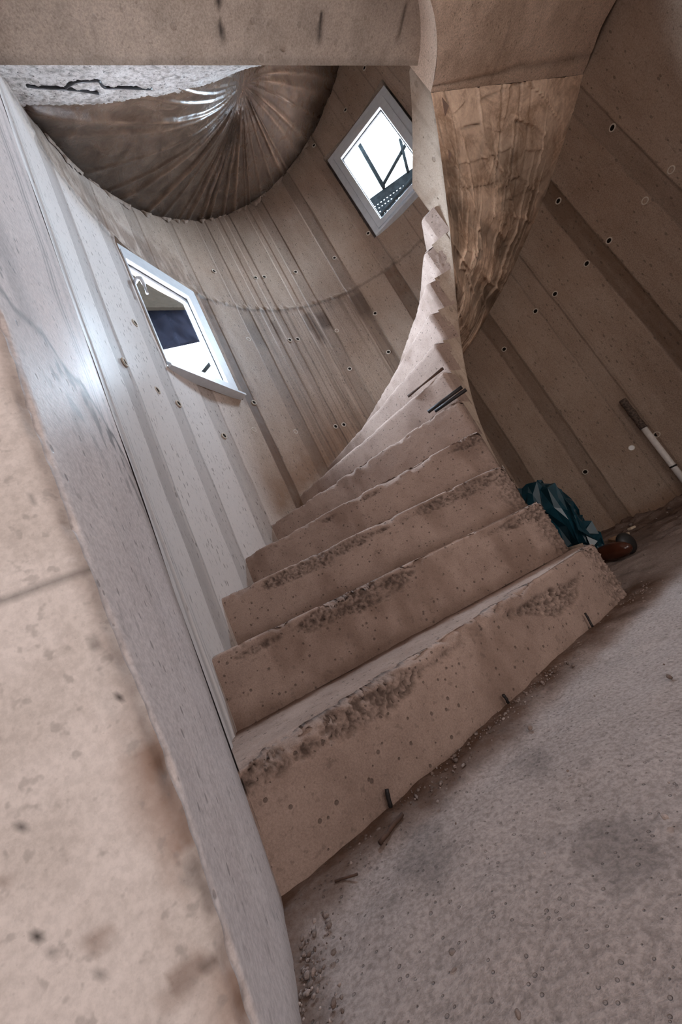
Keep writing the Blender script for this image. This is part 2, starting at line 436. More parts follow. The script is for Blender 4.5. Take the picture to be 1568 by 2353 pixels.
# outer skin and window reveals
TO = np.unique(np.concatenate([np.arange(-72, 210.4, 4.0), [w for q in WINS for w in q[:2]]])); ZO = np.unique(np.concatenate([np.arange(0, 5.31, .5), [w for q in WINS for w in q[2:]]]))
A_, B_ = np.meshgrid(TO, ZO, indexing='ij')
mo = np.ones((len(TO) - 1, len(ZO) - 1), bool)
for a, b, c, d in WINS:
    mo &= ~((((TO[:-1] + TO[1:]) / 2 > a) & ((TO[:-1] + TO[1:]) / 2 < b))[:, None] & (((ZO[:-1] + ZO[1:]) / 2 > c) & ((ZO[:-1] + ZO[1:]) / 2 < d))[None, :])
mb.grid(cyl(A_ * D2R, R + .11, B_), None, None, mo, True)
for a, b, c, d in WINS:
    rr = np.linspace(R - .004, R + .11, 5)
    zz = np.linspace(c, d, 20); tt = np.linspace(a, b, 30)
    for th_, fl in ((a, True), (b, False)):
        RR, ZZ = np.meshgrid(rr, zz, indexing='ij'); mb.grid(cyl(th_ * D2R, RR, ZZ), None, None, None, fl)
    for z_, fl in ((c, False), (d, True)):
        RR, TT = np.meshgrid(rr, tt, indexing='ij'); mb.grid(cyl(TT * D2R, RR, z_), None, None, None, fl)
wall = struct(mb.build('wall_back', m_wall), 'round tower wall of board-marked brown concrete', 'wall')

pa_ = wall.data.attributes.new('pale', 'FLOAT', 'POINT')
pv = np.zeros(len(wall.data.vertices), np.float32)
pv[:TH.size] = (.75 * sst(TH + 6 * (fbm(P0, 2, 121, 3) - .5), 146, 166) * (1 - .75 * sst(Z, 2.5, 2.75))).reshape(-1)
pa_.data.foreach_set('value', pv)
# form-tie holes: pale plastic sleeve end round a dark disc painted as the hole's shade
HOLES = [(134.2, 3.05), (119.9, 3.05), (116.6, 3.06), (104.8, 3.07), (89.7, 3.07), (133.7, 2.36), (119.2, 2.37), (116.4, 2.37), (102.1, 2.37), (75.5, 3.10), (87.5, 2.38), (90.3, 2.0), (104.7, 1.99), (118.9, 1.53), (116.0, 1.53),
         (132.9, 1.53), (146.8, 1.53), (142.4, 1.76), (158.2, 1.43), (170.0, 1.52), (174.5, 1.94), (185.4, 1.49), (176.2, 1.51), (49.9, 1.57), (61.4, 1.49), (62.1, .43), (45.1, .43), (50.7, .43), (17.0, 2.01), (15.1, 1.57), (20.9, 1.57), (32.0, 2.02),
         (29.6, 1.57), (35.4, 1.57), (44.2, 1.57), (47.9, 4.35), (59.7, 4.28), (74.9, 4.28)]
def ring_mesh(white=False):
    s = MB(); n = 18
    prof = [(.0185, -.004), (.0185, .0022), (.0125, .0022), (.0125, -.006)]
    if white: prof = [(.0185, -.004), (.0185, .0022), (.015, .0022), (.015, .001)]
    V = [(r * math.cos(2 * PI * k / n), r * math.sin(2 * PI * k / n), z) for r, z in prof for k in range(n)]
    F = [(i * n + k, i * n + (k + 1) % n, (i + 1) * n + (k + 1) % n, (i + 1) * n + k) for i in range(3) for k in range(n)]
    s.add(V, F, mi=0)
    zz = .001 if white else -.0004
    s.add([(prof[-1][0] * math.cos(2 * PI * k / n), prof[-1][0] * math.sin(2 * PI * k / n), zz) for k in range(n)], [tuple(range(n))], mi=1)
    return s
ring0 = ring_mesh().build('tie_hole', [m_plug, m_hole_shade]); ring_me = ring0.data
for i, (t_, z_) in enumerate(HOLES):
    o = ring0 if i == 0 else bpy.data.objects.new('tie_hole', ring_me)
    if i: COL.objects.link(o)
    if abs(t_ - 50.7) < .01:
        bpy.data.objects.remove(o); o = ring_mesh(True).build('tie_hole_daylight', [m_plug, m_daylight]); o['label'] = 'tie hole with its daylight painted as a white disc'  # daylight showing through this tie hole, painted as a white disc
    o.parent = wall
    th = t_ * D2R; nrm = Vector((-math.cos(th), -math.sin(th), 0)); tv = Vector((math.sin(th), -math.cos(th), 0))
    m = Matrix(((tv.x, 0, nrm.x), (tv.y, 0, nrm.y), (0, 1, 0))).to_4x4()
    m.translation = Vector(cyl(th, R - .001, z_).tolist())
    o.matrix_world = m

# ---- doorway pier: reveal and pale room face -----------------------------
AR = [(-.05, (-.187, .2870)), (.105, (-.187, .2860)), (.27, (-.1885, .2850)), (.41, (-.200, .2815)), (.557, (-.2085, .2790)), (.70, (-.213, .2775)), (1.2, (-.218, .276)), (2.53, (-.222, .275))]
az = np.array([q[0] for q in AR]); axy = np.array([q[1] for q in AR])
J0 = cyl(210.4 * D2R, R + .002, 0)[:2]
zr = np.concatenate([np.arange(-.01, 1.2, .006), np.arange(1.2, 2.56, .05)])
ur = np.concatenate([np.linspace(0, .06, 9)[:-1], np.linspace(.06, 1, 70)])
UU, ZZ = np.meshgrid(ur, zr, indexing='ij')
AX = np.stack([np.interp(ZZ, az, axy[:, 0]), np.interp(ZZ, az, axy[:, 1])], -1)
XY = AX * (1 - UU)[..., None] + J0 * UU[..., None]
PR = np.concatenate([XY, ZZ[..., None]], -1)
wn = np.array([.94, .342, 0])
PR = PR + wn * ((fbm(PR, 4, 201, 3) - .5) * .012 * (UU * (1 - UU) * 4))[..., None]
nf = np.array([NV[0], NV[1], 0])
DV = nf * 1.0 - wn * .7
def arris_chip(z): return fbm(np.stack([z * 0, z * 0 + 2.0, z], -1), 34, 205, 4) ** 1.5 * .012
PR = PR + DV * (arris_chip(ZZ) * np.exp(-(UU * .31 / .007) ** 2))[..., None]
UD = UU + .1 * (fbm(PR, 6, 207, 3) - .5)
tone_r = 1 - .3 * np.exp(-(UU / .012) ** 2) - .16 * sst(UD, .82, .98) * (1 - sst(ZZ, .5, .7))
dirt_r = np.maximum(.45 * sst(UD, .84, .97) * sst(ZZ, .0, .4) * (.5 + fbm(PR, 18, 208, 3)), .35 * (1 - sst(ZZ, 0, .05)))
def smear(c_u, c_z, lu, lz, seed, d):
    global tone_r
    k = np.exp(-((UU - c_u) / lu) ** 2 - ((ZZ - c_z) / lz) ** 2) * sst(vnoise(np.stack([UU * 34, ZZ * 12, ZZ * 0], -1), 1, seed), .55, .75)
    tone_r = tone_r * (1 - d * k)
smear(.5, .3, .3, .25, 3, .12)
zc_ = np.interp(UU, [0, .3, .56, .82, .94, 1], [.757, .769, .769, .723, .703, .69]) + .05 * (fbm(np.stack([UU * 7, UU * 0, UU * 0], -1), 1, 231, 4) - .5)
up_ = sst(ZZ - zc_, -.004, .010)
crk = np.exp(-((ZZ - zc_) / .007) ** 2)
tone_r = tone_r * (1 - .72 * crk * (.5 + .7 * fbm(PR, 14, 233, 2)))
fr_ = sst(vnoise(np.stack([UU * 26, ZZ * 34, ZZ * 0], -1), 1, 235), .60, .74)
tone_r = tone_r * (1 - .6 * fr_ * (1 - up_) * sst(ZZ, zc_ - .20, zc_ - .03) * sst(UU, .1, .3))
tone_r = tone_r * (1 + .22 * up_)
for c_, w_, d_ in ((.70, .010, .45), (.745, .014, .55), (.79, .008, .4), (.90, .03, .22)):
    wv_ = .012 * (fbm(np.stack([ZZ * 2, ZZ * 0 + c_, ZZ * 0], -1), 1, 237, 3) - .5)
    tone_r = tone_r * (1 - d_ * up_ * np.exp(-((UU - c_ + wv_) / w_) ** 2))
tone_r = tone_r * (1 - .30 * up_ * (1 - sst(UU, .18, .40)) * (1 - sst(ZZ, 1.0, 1.5)) * sst(fbm(np.stack([UU * 9, ZZ * 3, ZZ * 0], -1), 1, 239, 3), .3, .6))
dirt_r = dirt_r * (1 - up_ * .8)
mb = MB(); mb.grid(PR, tone_r, dirt_r, None, True)
fl = np.stack([PR[-1], np.concatenate([np.broadcast_to(cyl(209.4 * D2R, R + .03, 0)[:2], (len(zr), 2)), zr[:, None]], 1), np.concatenate([np.broadcast_to(cyl(206 * D2R, R + .10, 0)[:2], (len(zr), 2)), zr[:, None]], 1)], 0)
mb.grid(fl, .8, .2, None, True)
struct(mb.build('wall_side', m_reveal), 'smooth grey concrete reveal of the doorway', 'wall')
# pale face
sl = np.concatenate([np.linspace(0, .04, 12)[:-1], np.linspace(.04, .7, 130), np.linspace(.8, 2.2, 15)])
zr2 = zr
SS, ZZ = np.meshgrid(sl, zr2, indexing='ij')
AX = np.stack([np.interp(ZZ, az, axy[:, 0]), np.interp(ZZ, az, axy[:, 1])], -1)
XY = AX - AV * SS[..., None]
PF = np.concatenate([XY, ZZ[..., None]], -1)
PF = PF + nf * ((fbm(PF, 5, 211, 3) - .5) * .004 * sst(SS, 0, .03))[..., None] + DV * (arris_chip(ZZ) * np.exp(-(SS / .007) ** 2))[..., None]
ed = SS + .02 * (fbm(PF, 14, 213, 4) - .5)
fn = fbm(np.stack([SS * 45, ZZ * 6, ZZ * 0], -1), 1, 215, 3)
tone_f = 1 - .28 * np.exp(-(ed / .010) ** 2) - .14 * (1 - sst(ed, .01, .045)) * sst(fn, .5, .7)
dirt_f = .75 * (1 - sst(ed, .006, .045)) * sst(fbm(PF * np.array([1, 1, .5]), 34, 217, 4), .40, .58) * (1 - sst(ZZ, .22, .45)) + .3 * (1 - sst(ed, .004, .02)) * sst(fbm(PF, 40, 218, 3), .4, .6)
m_ = np.zeros_like(SS)
def spot(s_, z_, rs, rz, d, dd=0):
    global tone_f, dirt_f
    q = ((SS - s_) / rs) ** 2 + ((ZZ - z_) / rz) ** 2 + (fbm(PF, 60, 219, 2) - .5) * 1.4
    k = 1 - sst(q, .5, 1.3)
    tone_f = tone_f * (1 - d * k); dirt_f = np.maximum(dirt_f, dd * k)
struct_face = (SS, ZZ)

def face_sz(u, v):
    d = ray(u, v); c = NV @ axy[2]; t = c / (NV @ d[:2]); p = d * t
    return float(AV @ (axy[2] - p[:2])), float(CAM_Z + p[2])
def fspot(u, v, ru, rv, d, dd=0):
    d = min(.9, d * 1.35); s_, z_ = face_sz(u, v); s1, _ = face_sz(u + ru, v); _, z1 = face_sz(u, v - rv); spot(s_, z_, abs(s1 - s_) + .0004, abs(z1 - z_) + .0004, d, dd)
for q in [(55, 1895, 16, 18, .55), (150, 1866, 6, 8, .45), (292, 1599, 9, 11, .65), (175, 2077, 6, 7, .6), (82, 2155, 8, 8, .7), (198, 1992, 6, 9, .4), (80, 2322, 6, 9, .7), (305, 2325, 8, 8, .6), (246, 1468, 11, 16, .3), (128, 1131, 9, 10, .3),
          (88, 1107, 3, 3, .6), (108, 2196, 7, 18, .35), (228, 2245, 6, 7, .35), (430, 2330, 5, 8, .5), (12, 1345, 22, 26, .3), (20, 1325, 8, 20, .35), (8, 1665, 6, 20, .35), (445, 2010, 30, 40, .2), (480, 2070, 25, 40, .22), (5, 1150, 10, 40, .2)]: fspot(*q)
fspot(225, 2162, 45, 25, .10, .55); fspot(430, 2240, 60, 40, .16, .6); fspot(480, 2225, 25, 20, .3, .6); fspot(400, 2290, 60, 20, .05, .35); fspot(10, 2030, 22, 16, .1, .4)
# construction joint scratched across the face
s_a, z_a = face_sz(0, 1381); s_b, z_b = face_sz(212, 1301)
zl = z_b + (SS - s_b) * (z_a - z_b) / (s_a - s_b)
tone_f = tone_f * (1 - .55 * np.exp(-((ZZ - zl) / .0028) ** 2))
mb = MB(); mb.grid(PF, np.clip(tone_f, .1, 1), np.clip(dirt_f, 0, 1))
struct(mb.build('wall_front', m_pier), 'pale plastered wall face beside the doorway, closest to the viewer', 'wall')

# ---- rest of the room behind the viewer -----------------------------------
def quad(name, pts, mat, lab, cat='wall'):
    s = MB(); s.add(pts, [(0, 1, 2, 3)]); return struct(s.build(name, mat, smooth=False), lab, cat)
e0 = cyl(-72 * D2R, R, 0)
a0, n0 = AV @ e0[:2], NV @ e0[:2]
quad('wall_right', [an(a0, n0), an(a0 + .1, -3.2), an(a0 + .1, -3.2, 2.6), an(a0, n0, 2.6)], m_pier, 'pale room wall to the right of the doorway')
quad('wall_rear', [an(a0 + .1, -3.2), an(-2.35, -3.2), an(-2.35, -3.2, 2.6), an(a0 + .1, -3.2, 2.6)], m_pier, 'pale room wall behind the viewer')
quad('wall_left', [an(-2.35, -3.2), an(-2.35, .4), an(-2.35, .4, 2.6), an(-2.35, -3.2, 2.6)], m_pier, 'pale far side wall of the room')

# ---- floor -----------------------------------------------------------------
gx = np.concatenate([np.arange(-3.2, -.6, .1), np.arange(-.6, 2.6, .012), np.arange(2.6, 3.6, .1)])
gy = np.concatenate([np.arange(-3.6, -.2, .1), np.arange(-.2, 2.9, .012)])
GX, GY = np.meshgrid(gx, gy, indexing='ij')
PG = np.stack([GX, GY, np.zeros_like(GX)], -1)
rho = np.hypot(GX - CX, GY - CY)
d1 = -( (GX - (CX - OFF * math.sin(TH0))) * (-math.sin(TH0)) + (GY - (CY + OFF * math.cos(TH0))) * math.cos(TH0))      # distance in front of the first riser (wrong side negative)
d1 = -d1
dirtband = (1 - sst(np.abs(d1 - .0) + .10 * (fbm(PG, 9, 301, 4) - .5), .03, .10)) * (rho < R + .05) * sst(rho, .1, .3)
dedge = (1 - sst(R - rho, .02, .22)) * (GY > 1.2)
dpier = (1 - sst(np.abs((GX + .24) * .94 + (GY - .42) * .342) , .0, .055)) * (GY < .75) * (GY > .1)
heap = fbm(PG, 14, 303, 4)
zf = (fbm(PG, 5, 305, 3) - .5) * .010 + (fbm(PG, 30, 307, 3) - .5) * .006
zf += dirtband * (.002 + .012 * heap) + dedge * (.01 + .05 * heap) + dpier * .010 * heap
w1 = worley(PG, 34, 309); zf += sst(vnoise(PG, 34, 311), .80, .95) * np.maximum(0, .5 - w1) * .016
under = sst(GY + .35 * GX, 1.75, 2.3)
zf += under * sst(fbm(PG * np.array([1, 2.4, 1]), 9, 313, 3), .5, .75) * .018
dF = np.clip(np.maximum.reduce([dirtband * .95, dedge * .8, dpier * .9, under * (.35 + .6 * fbm(PG, 4, 315, 3)), .4 * sst(fbm(PG, 3.2, 317, 4), .56, .72)]), 0, 1)
tF = 1 - .28 * sst(fbm(PG, 11, 319, 4), .56, .72) - .45 * sst(w1, .24, .1) * sst(vnoise(PG, 26, 321), .78, .86)
tF += .5 * sst(w1, .22, .1) * sst(vnoise(PG, 31, 323), .84, .92)
PG[..., 2] = zf
mb = MB(); mb.grid(PG, np.clip(tF, .2, 1.5), dF)
struct(mb.build('floor', m_floor), 'dusty purple-grey concrete floor with dirt and grit', 'floor')

# ---- slab over the doorway ---------------------------------------------------
ZS, NE = 2.52, .905
aa = np.arange(-2.4, 2.3, .012); nn = np.concatenate([np.arange(-3.2, .2, .12), np.arange(.2, NE + .001, .015)]); nn[-1] = NE
A2, N2 = np.meshgrid(aa, nn, indexing='ij')
PS = np.stack([AV[0] * A2 + NV[0] * N2, AV[1] * A2 + NV[1] * N2, np.full_like(A2, ZS)], -1)
tS = np.ones_like(A2); dS = np.zeros_like(A2)
def s_an(u, v):
    d = ray(u, v); t = (ZS - CAM_Z) / d[2]; p = d[:2] * t; return AV @ p, NV @ p
for (u, v, w, lo_, d) in [(510, 70, .014, .3, 1.1), (736, 60, .012, .3, 1.1), (918, 70, .008, .5, .8), (220, 70, .005, .2, .5)]:
    ac, nc = s_an(u, v)
    wv = (vnoise(np.stack([N2 * 14, A2 * 0 + u, N2 * 0], -1), 1, 401) - .5) * .016
    br = sst(vnoise(np.stack([N2 * 26, A2 * 60, N2 * 0], -1), 1, 403), .25, .6)
    k = np.exp(-((A2 - ac + wv) / w) ** 2) * br * (1 - sst(N2, NE - .10, NE - .04))
    dS = np.maximum(dS, d * k)
tS -= .25 * sst(N2 + .03 * fbm(PS, 14, 405, 3), NE - .02, NE + .01) + .15 * sst(fbm(PS, 10, 407, 4), .55, .7)
PS[..., 2] += (fbm(PS, 9, 409, 3) - .5) * .004
mb = MB(); mb.grid(PS, tS, np.clip(dS, 0, 1), None, True)
# edge face, top
ed_ = np.stack([PS[:, -1], PS[:, -1] + np.array([0, 0, .05])], 1)
mb.grid(ed_, .75, .1, None, True)
mb.add([an(-2.4, -3.2, 2.66), an(2.3, -3.2, 2.66), an(2.3, NE, 2.66), an(-2.4, NE, 2.66)], [(0, 1, 2, 3)])
struct(mb.build('ceiling', m_slab), 'grey-brown concrete slab underside with black board streaks', 'ceiling')

# unseen cap added over the tower head to keep the sky out
s = MB(); s.add(cyl(np.linspace(0, 2 * PI, 48)[:-1], R + .2, 5.3), [tuple(range(47))]); struct(s.build('added_sky_cap', m_slab, smooth=False), 'unseen cap added above the stairs to block the sky', 'ceiling')
th_ = np.linspace(210.4, 288, 30) * D2R
T3, Z3 = np.meshgrid(th_, np.array([2.5, 5.3]), indexing='ij')
s = MB(); s.grid(cyl(T3, R, Z3)); struct(s.build('wall_upper', m_wall), 'upper tower wall over the doorway', 'wall')

# ================================================================== WINDOWS
def window(name, thc, d, t0, t1, z0, z1, g, label, handle=None, sash_in=.012):
    """outer frame t0..t1 x z0..z1 in the plane at distance d; g = glass rect (t0,t1,z0,z1)"""
    th = thc * D2R
    n = np.array([math.cos(th), math.sin(th), 0]); tv = np.array([-math.sin(th), math.cos(th), 0]); zv = np.array([0, 0, 1.0])
    root = empty(name, (CX + n[0] * d, CY + n[1] * d, z0))
    struct(root, label, 'window')
    C0 = np.array([CX, CY, 0]) + n * d
    def pt(t, z, k): return C0 + tv * t + zv * z + n * k          # k>0 = outwards
    def ring(o, i, k0, k1, bev=0.0):
        s = MB()
        O = [(o[0], o[2]), (o[1], o[2]), (o[1], o[3]), (o[0], o[3])]; I = [(i[0], i[2]), (i[1], i[2]), (i[1], i[3]), (i[0], i[3])]
        V = [pt(a, b, k0 + (bev if q else 0)) for q, L in ((0, O), (0, I)) for a, b in L] + [pt(a, b, k1) for L in (O, I) for a, b in L]
        F = []
        for q in range(4):
            w = (q + 1) % 4
            F += [(q, w, 4 + w, 4 + q), (4 + q, 4 + w, 12 + w, 12 + q), (8 + w, 8 + q, 12 + q, 12 + w), (w, q, 8 + q, 8 + w)]
        s.add(V, F); return s
    mid = [(t0 * .52 + g[0] * .48), (t1 * .52 + g[1] * .48), (z0 * .52 + g[2] * .48), (z1 * .52 + g[3] * .48)]
    def bevel(o):
        b = o.modifiers.new('edge', 'BEVEL'); b.width = .004; b.segments = 2; b.limit_method = 'ANGLE'; return o
    bevel(ring((t0, t1, z0, z1), mid, 0, .07).build('window_frame', m_white, root, False))
    ring((t0 - .06, t1 + .06, z0 - .06, z1 + .06), (t0 + .005, t1 - .005, z0 + .005, z1 - .005), .045, .065).build('added_light_block_ring', m_light_block, root, False)  # dark ring added behind the frame to block light leaking round it
    bevel(ring(mid, g, -sash_in, .055).build('sash', m_white, root, False))
    e = .006
    bevel(ring((g[0] - .001, g[1] + .001, g[2] - .001, g[3] + .001), (g[0] + .008, g[1] - .008, g[2] + .008, g[3] - .008), .012, .03).build('gasket', m_gasket, root, False))
    s = MB()
    for k in (.022, .026):
        s.add([pt(g[0], g[2], k), pt(g[1], g[2], k), pt(g[1], g[3], k), pt(g[0], g[3], k)], [(0, 1, 2, 3)])
    s.build('pane', m_glass, root, False)
    return root, pt
w1_, pt1 = window('window_1', 60, 1.405, -.338, .342, 3.03, 4.06, (-.222, .236, 3.125, 3.93), 'upper white-framed window near the stair soffit, scaffold outside')
w2_, pt2 = window('window_2', 155, 1.395, -.212, .335, 1.775, 2.69, (-.115, .315, 1.845, 2.56), 'lower left white-framed window with handle')
# sill strip under the upper window, plaster lip under the lower one
s = MB(); s.box((pt1(0, 3.022, -.012)), (np.array([-math.sin(60 * D2R), math.cos(60 * D2R), 0]), np.array([math.cos(60 * D2R), math.sin(60 * D2R), 0]), np.array([0, 0, 1.0])), (.33, .03, .008)); s.build('sill', m_white, w1_, False)
s = MB(); s.box((pt2(.06, 1.768, -.008)), (np.array([-math.sin(155 * D2R), math.cos(155 * D2R), 0]), np.array([math.cos(155 * D2R), math.sin(155 * D2R), 0]), np.array([0, 0, 1.0])), (.27, .03, .007)); s.build('sill', m_white, w2_, False)
hd = MB()
hp = [pt2(.325, 2.36, -.012), pt2(.325, 2.36, -.045), pt2(.318, 2.35, -.058), pt2(.316, 2.31, -.060), pt2(.316, 2.24, -.058)]
hd.tube(hp, [.011, .011, .011, .0095, .008], 10); hd.build('handle', m_white, w2_)

# ================================================================== STAIRCASE
stair = empty('spiral_staircase', (CX, CY, 0))
tag(stair, 'winding rough concrete staircase climbing round the tower from the floor', 'staircase')
def thk(k): return TH0 - DTH * (k - 1)
def radial(k, r, z):
    th = thk(k); P = cyl(th, r, z); P = P.copy(); P[..., 0] += -OFF * math.sin(th); P[..., 1] += OFF * math.cos(th); return P
RK = {1: .085, 2: .05, 3: .045}
NS = 15
RCV = [.045, .078, .107, .130, .148]               # inner edge draws back towards the landing
RUP = {1: -.03, 12: RCV[1], 13: RCV[2], 14: RCV[3], 15: RCV[4]}
for k in range(1, NS + 1):
    near = k <= 5
    nu = 300 if k <= 2 else (240 if near else 110)
    nr = 48 if k <= 2 else (36 if near else 16)
    nt = 26 if k <= 2 else 10
    RI_ = RI + RUP.get(k, 0)
    rr = np.linspace(RI_, R + .012, nu)
    if k == 1: rr = np.concatenate([np.linspace(RI_, RI_ + .19, 70)[:-1], np.linspace(RI_ + .19, R + .012, 260)])
    vv = np.concatenate([np.linspace(0, 1, nr), 1 + np.linspace(0, 1, nt)[1:]])
    RR, VV = np.meshgrid(rr, vv, indexing='ij')
    zb, zt = (k - 1) * H - (.03 if k == 1 else 0), k * H
    z = np.where(VV <= 1, zb + (zt - zb) * VV, zt)
    A = radial(k, RR, z); B = radial(k + 1, RR, z)
    fr = np.clip(VV - 1, 0, 1)[..., None]
    P = A * (1 - fr) + B * fr
    th = thk(k)
    back = np.array([math.sin(th), -math.cos(th), 0])              # into the step, away from the viewer
    isr = (VV <= 1)
    dn = np.where(isr, zt - z, np.linalg.norm(P - A, axis=-1))      # distance from the nosing
    din = RR - RI_
    # rounded, broken nosing
    nz = fbm(P, 16, 500 + k, 4)
    rb = (.008 if near else .005) + .034 * sst(nz, .46, .72) * (1 if near else .4)
    q = np.clip(1 - dn / rb, 0, 1)
    cut = rb * (1 - np.sqrt(np.clip(1 - q * q, 0, 1)))
    P = P + back * (np.where(isr, cut, 0))[..., None]
    P[..., 2] -= np.where(isr, 0, cut) + np.where(isr, cut * .0, 0)
    # rounded inner corner
    rc = RK.get(k, .018)
    q = np.clip(1 - din / rc, 0, 1); c2 = rc * (1 - np.sqrt(np.clip(1 - q * q, 0, 1))) * (.75 + .5 * fbm(P, 20, 520 + k, 3))
    P = P + back * (np.where(isr, c2, c2 * np.clip(1 - fr[..., 0], 0, 1)))[..., None]
    P[..., 2] -= (c2 * .55) * sst(z, zb + .02, zt)
    # honeycombed aggregate
    u = (RR - RI) / (R - RI)
    wn_ = fbm(P, 7, 540 + k, 4)
    if k == 1:
        hc = sst(wn_ + .34 * np.exp(-((u - .26) / .13) ** 2) + .10 * np.exp(-((u - .62) / .2) ** 2) - .9 * np.abs(dn - .028 - .05 * np.exp(-((u - .25) / .12) ** 2)) / .09, .42, .56)
        hc = np.maximum(hc, .8 * sst(.16 - din + .05 * wn_, .02, .1))
        hc = np.maximum(hc, sst(np.exp(-((u - .97) / .05) ** 2) * np.exp(-((dn - .02) / .022) ** 2), .3, .7))
    elif k <= 4:
        hc = sst(wn_ + {2: .16, 3: .13, 4: .04}[k] * np.exp(-((u - .7) / .22) ** 2) + .17 * np.exp(-((u - .05) / .25) ** 2) - 1.1 * np.abs(dn - .028) / .09, .46, .58)
        hc = np.maximum(hc, .8 * sst(.10 - din + .05 * wn_, .02, .08) * (1 if k < 4 else .4))
    else:
        hc = .35 * sst(wn_ - dn / .1, .5, .62)
    hc = np.where(isr, hc, hc * np.clip(1 - (VV - 1) * 2.5, 0, 1))
    wq = P + (fbm(P, 45, 566 + k, 2)[..., None] - .5) * .018
    w = .55 * worley(wq, 95, 560 + k) + .45 * worley(wq, 190, 561 + k); w2 = worley(P, 260, 563 + k)
    nrm = np.where(isr[..., None], -back, np.array([0, 0, 1.0]))
    dep = hc * (.010 - .026 * np.clip(w, 0, .9) - .008 * w2) + (fbm(P, 9, 580 + k, 3) - .5) * (.007 if near else .005)
    dep = dep + (fbm(P, 60, 590 + k, 2) - .5) * .0016
    if k == 1: dep = np.where(isr, dep, dep + (fbm(P, 30, 598, 3) - .5) * .006)
    P = P + nrm * dep[..., None]
    low = np.where(isr, z - zb, 1)
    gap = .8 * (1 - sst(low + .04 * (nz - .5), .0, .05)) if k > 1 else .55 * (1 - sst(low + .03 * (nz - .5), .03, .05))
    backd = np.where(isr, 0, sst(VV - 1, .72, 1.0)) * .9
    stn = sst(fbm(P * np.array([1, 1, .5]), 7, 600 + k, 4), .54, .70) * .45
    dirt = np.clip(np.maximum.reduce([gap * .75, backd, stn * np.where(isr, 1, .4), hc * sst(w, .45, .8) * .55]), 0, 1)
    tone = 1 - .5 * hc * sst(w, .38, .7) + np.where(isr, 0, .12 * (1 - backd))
    tone = tone + .22 * np.exp(-(dn / .005) ** 2) * sst(fbm(P, 11, 610 + k, 3), .35, .55)
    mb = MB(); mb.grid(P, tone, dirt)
    # inner end of the step
    fcol, trow = P[0, :nr], P[0, nr - 1:]
    ncap = 24 if near else 10
    fz = np.linspace(0, 1, len(trow))
    cap = np.zeros((len(trow), nr, 3))
    for j in range(len(trow)):
        f = fz[j]
        base = radial(k, np.full(nr, RI_), fcol[:, 2]) * (1 - f) + radial(k + 1, np.full(nr, RI_), fcol[:, 2]) * f
        sh = (fcol - radial(k, np.full(nr, RI_), fcol[:, 2])) * (1 - f)
        ztop = trow[j, 2]; zz_ = zb + (fcol[:, 2] - zb) * (ztop - zb) / max(1e-6, fcol[-1, 2] - zb)
        row = base + sh; row[:, 2] = zz_
        cap[j] = row
    hcc = (1.0 if k <= 3 else .3)
    cw = worley(cap, 80, 561 + k)
    out = (cap - np.array([CX, CY, 0])) * np.array([-1, -1, 0]); out /= np.linalg.norm(out, axis=-1)[..., None] + 1e-9
    edge = np.minimum(1, np.minimum(np.arange(len(trow)), len(trow) - 1 - np.arange(len(trow)))[:, None] / 3.0) * np.minimum(1, np.minimum(np.arange(nr), nr - 1 - np.arange(nr))[None, :] / 4.0)
    cap = cap + out * (edge * hcc * (.010 - .02 * np.clip(cw, 0, .9)))[..., None]
    mb.grid(cap, 1 - .3 * hcc * edge * sst(cw, .4, .8), .2 * hcc, None, False)
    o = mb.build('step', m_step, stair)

# inner string below the steps, soffit, landing
T_CR = 14.6 * D2R
def tin(th):     # soffit depth below the nosing line at the inner edge / at the wall
    return .318 + .085 * sst(th, T_CR, T_CR + .7)
def rin(th): return RI + .07 * (1 - sst(th, T_CR, T_CR + .75))
mb = MB()
for k in range(2, NS + 2):
    a, b = thk(k), max(thk(k + 1), T_CR)
    if b >= a: break
    tt = np.linspace(a, b, 14); ww = np.linspace(0, 1, 16)
    T, W_ = np.meshgrid(tt, ww, indexing='ij')
    zlo = np.maximum(helix(T) - tin(T), -.02); zhi = (k - 1) * H + .004 if k < 12 else np.minimum(helix(T) + .03, 2.64)
    zz = zlo + (zhi - zlo) * W_
    rr_ = rin(T) * (1 - W_) + np.minimum(rin(T), RI + .001) * W_ if k < 12 else rin(T) * (1 - W_) + (RI - .014 + np.interp(-T, [-thk(q) for q in range(12, 17)], RCV)) * W_
    Pq = cyl(T, rr_, zz)
    nq = fbm(Pq, 8, 700, 4)
    Pq = cyl(T, rr_ + (nq - .5) * .012 * np.sin(W_ * PI), zz)
    mb.grid(Pq, 1 - .25 * (1 - sst(W_, .0, .12)) - .2 * sst(vnoise(np.stack([T * 30, zz * 2, zz * 0], -1), 1, 703), .6, .9), .35 * sst(nq, .5, .7), None, True)
mb.build('inner_string', m_string, stair)

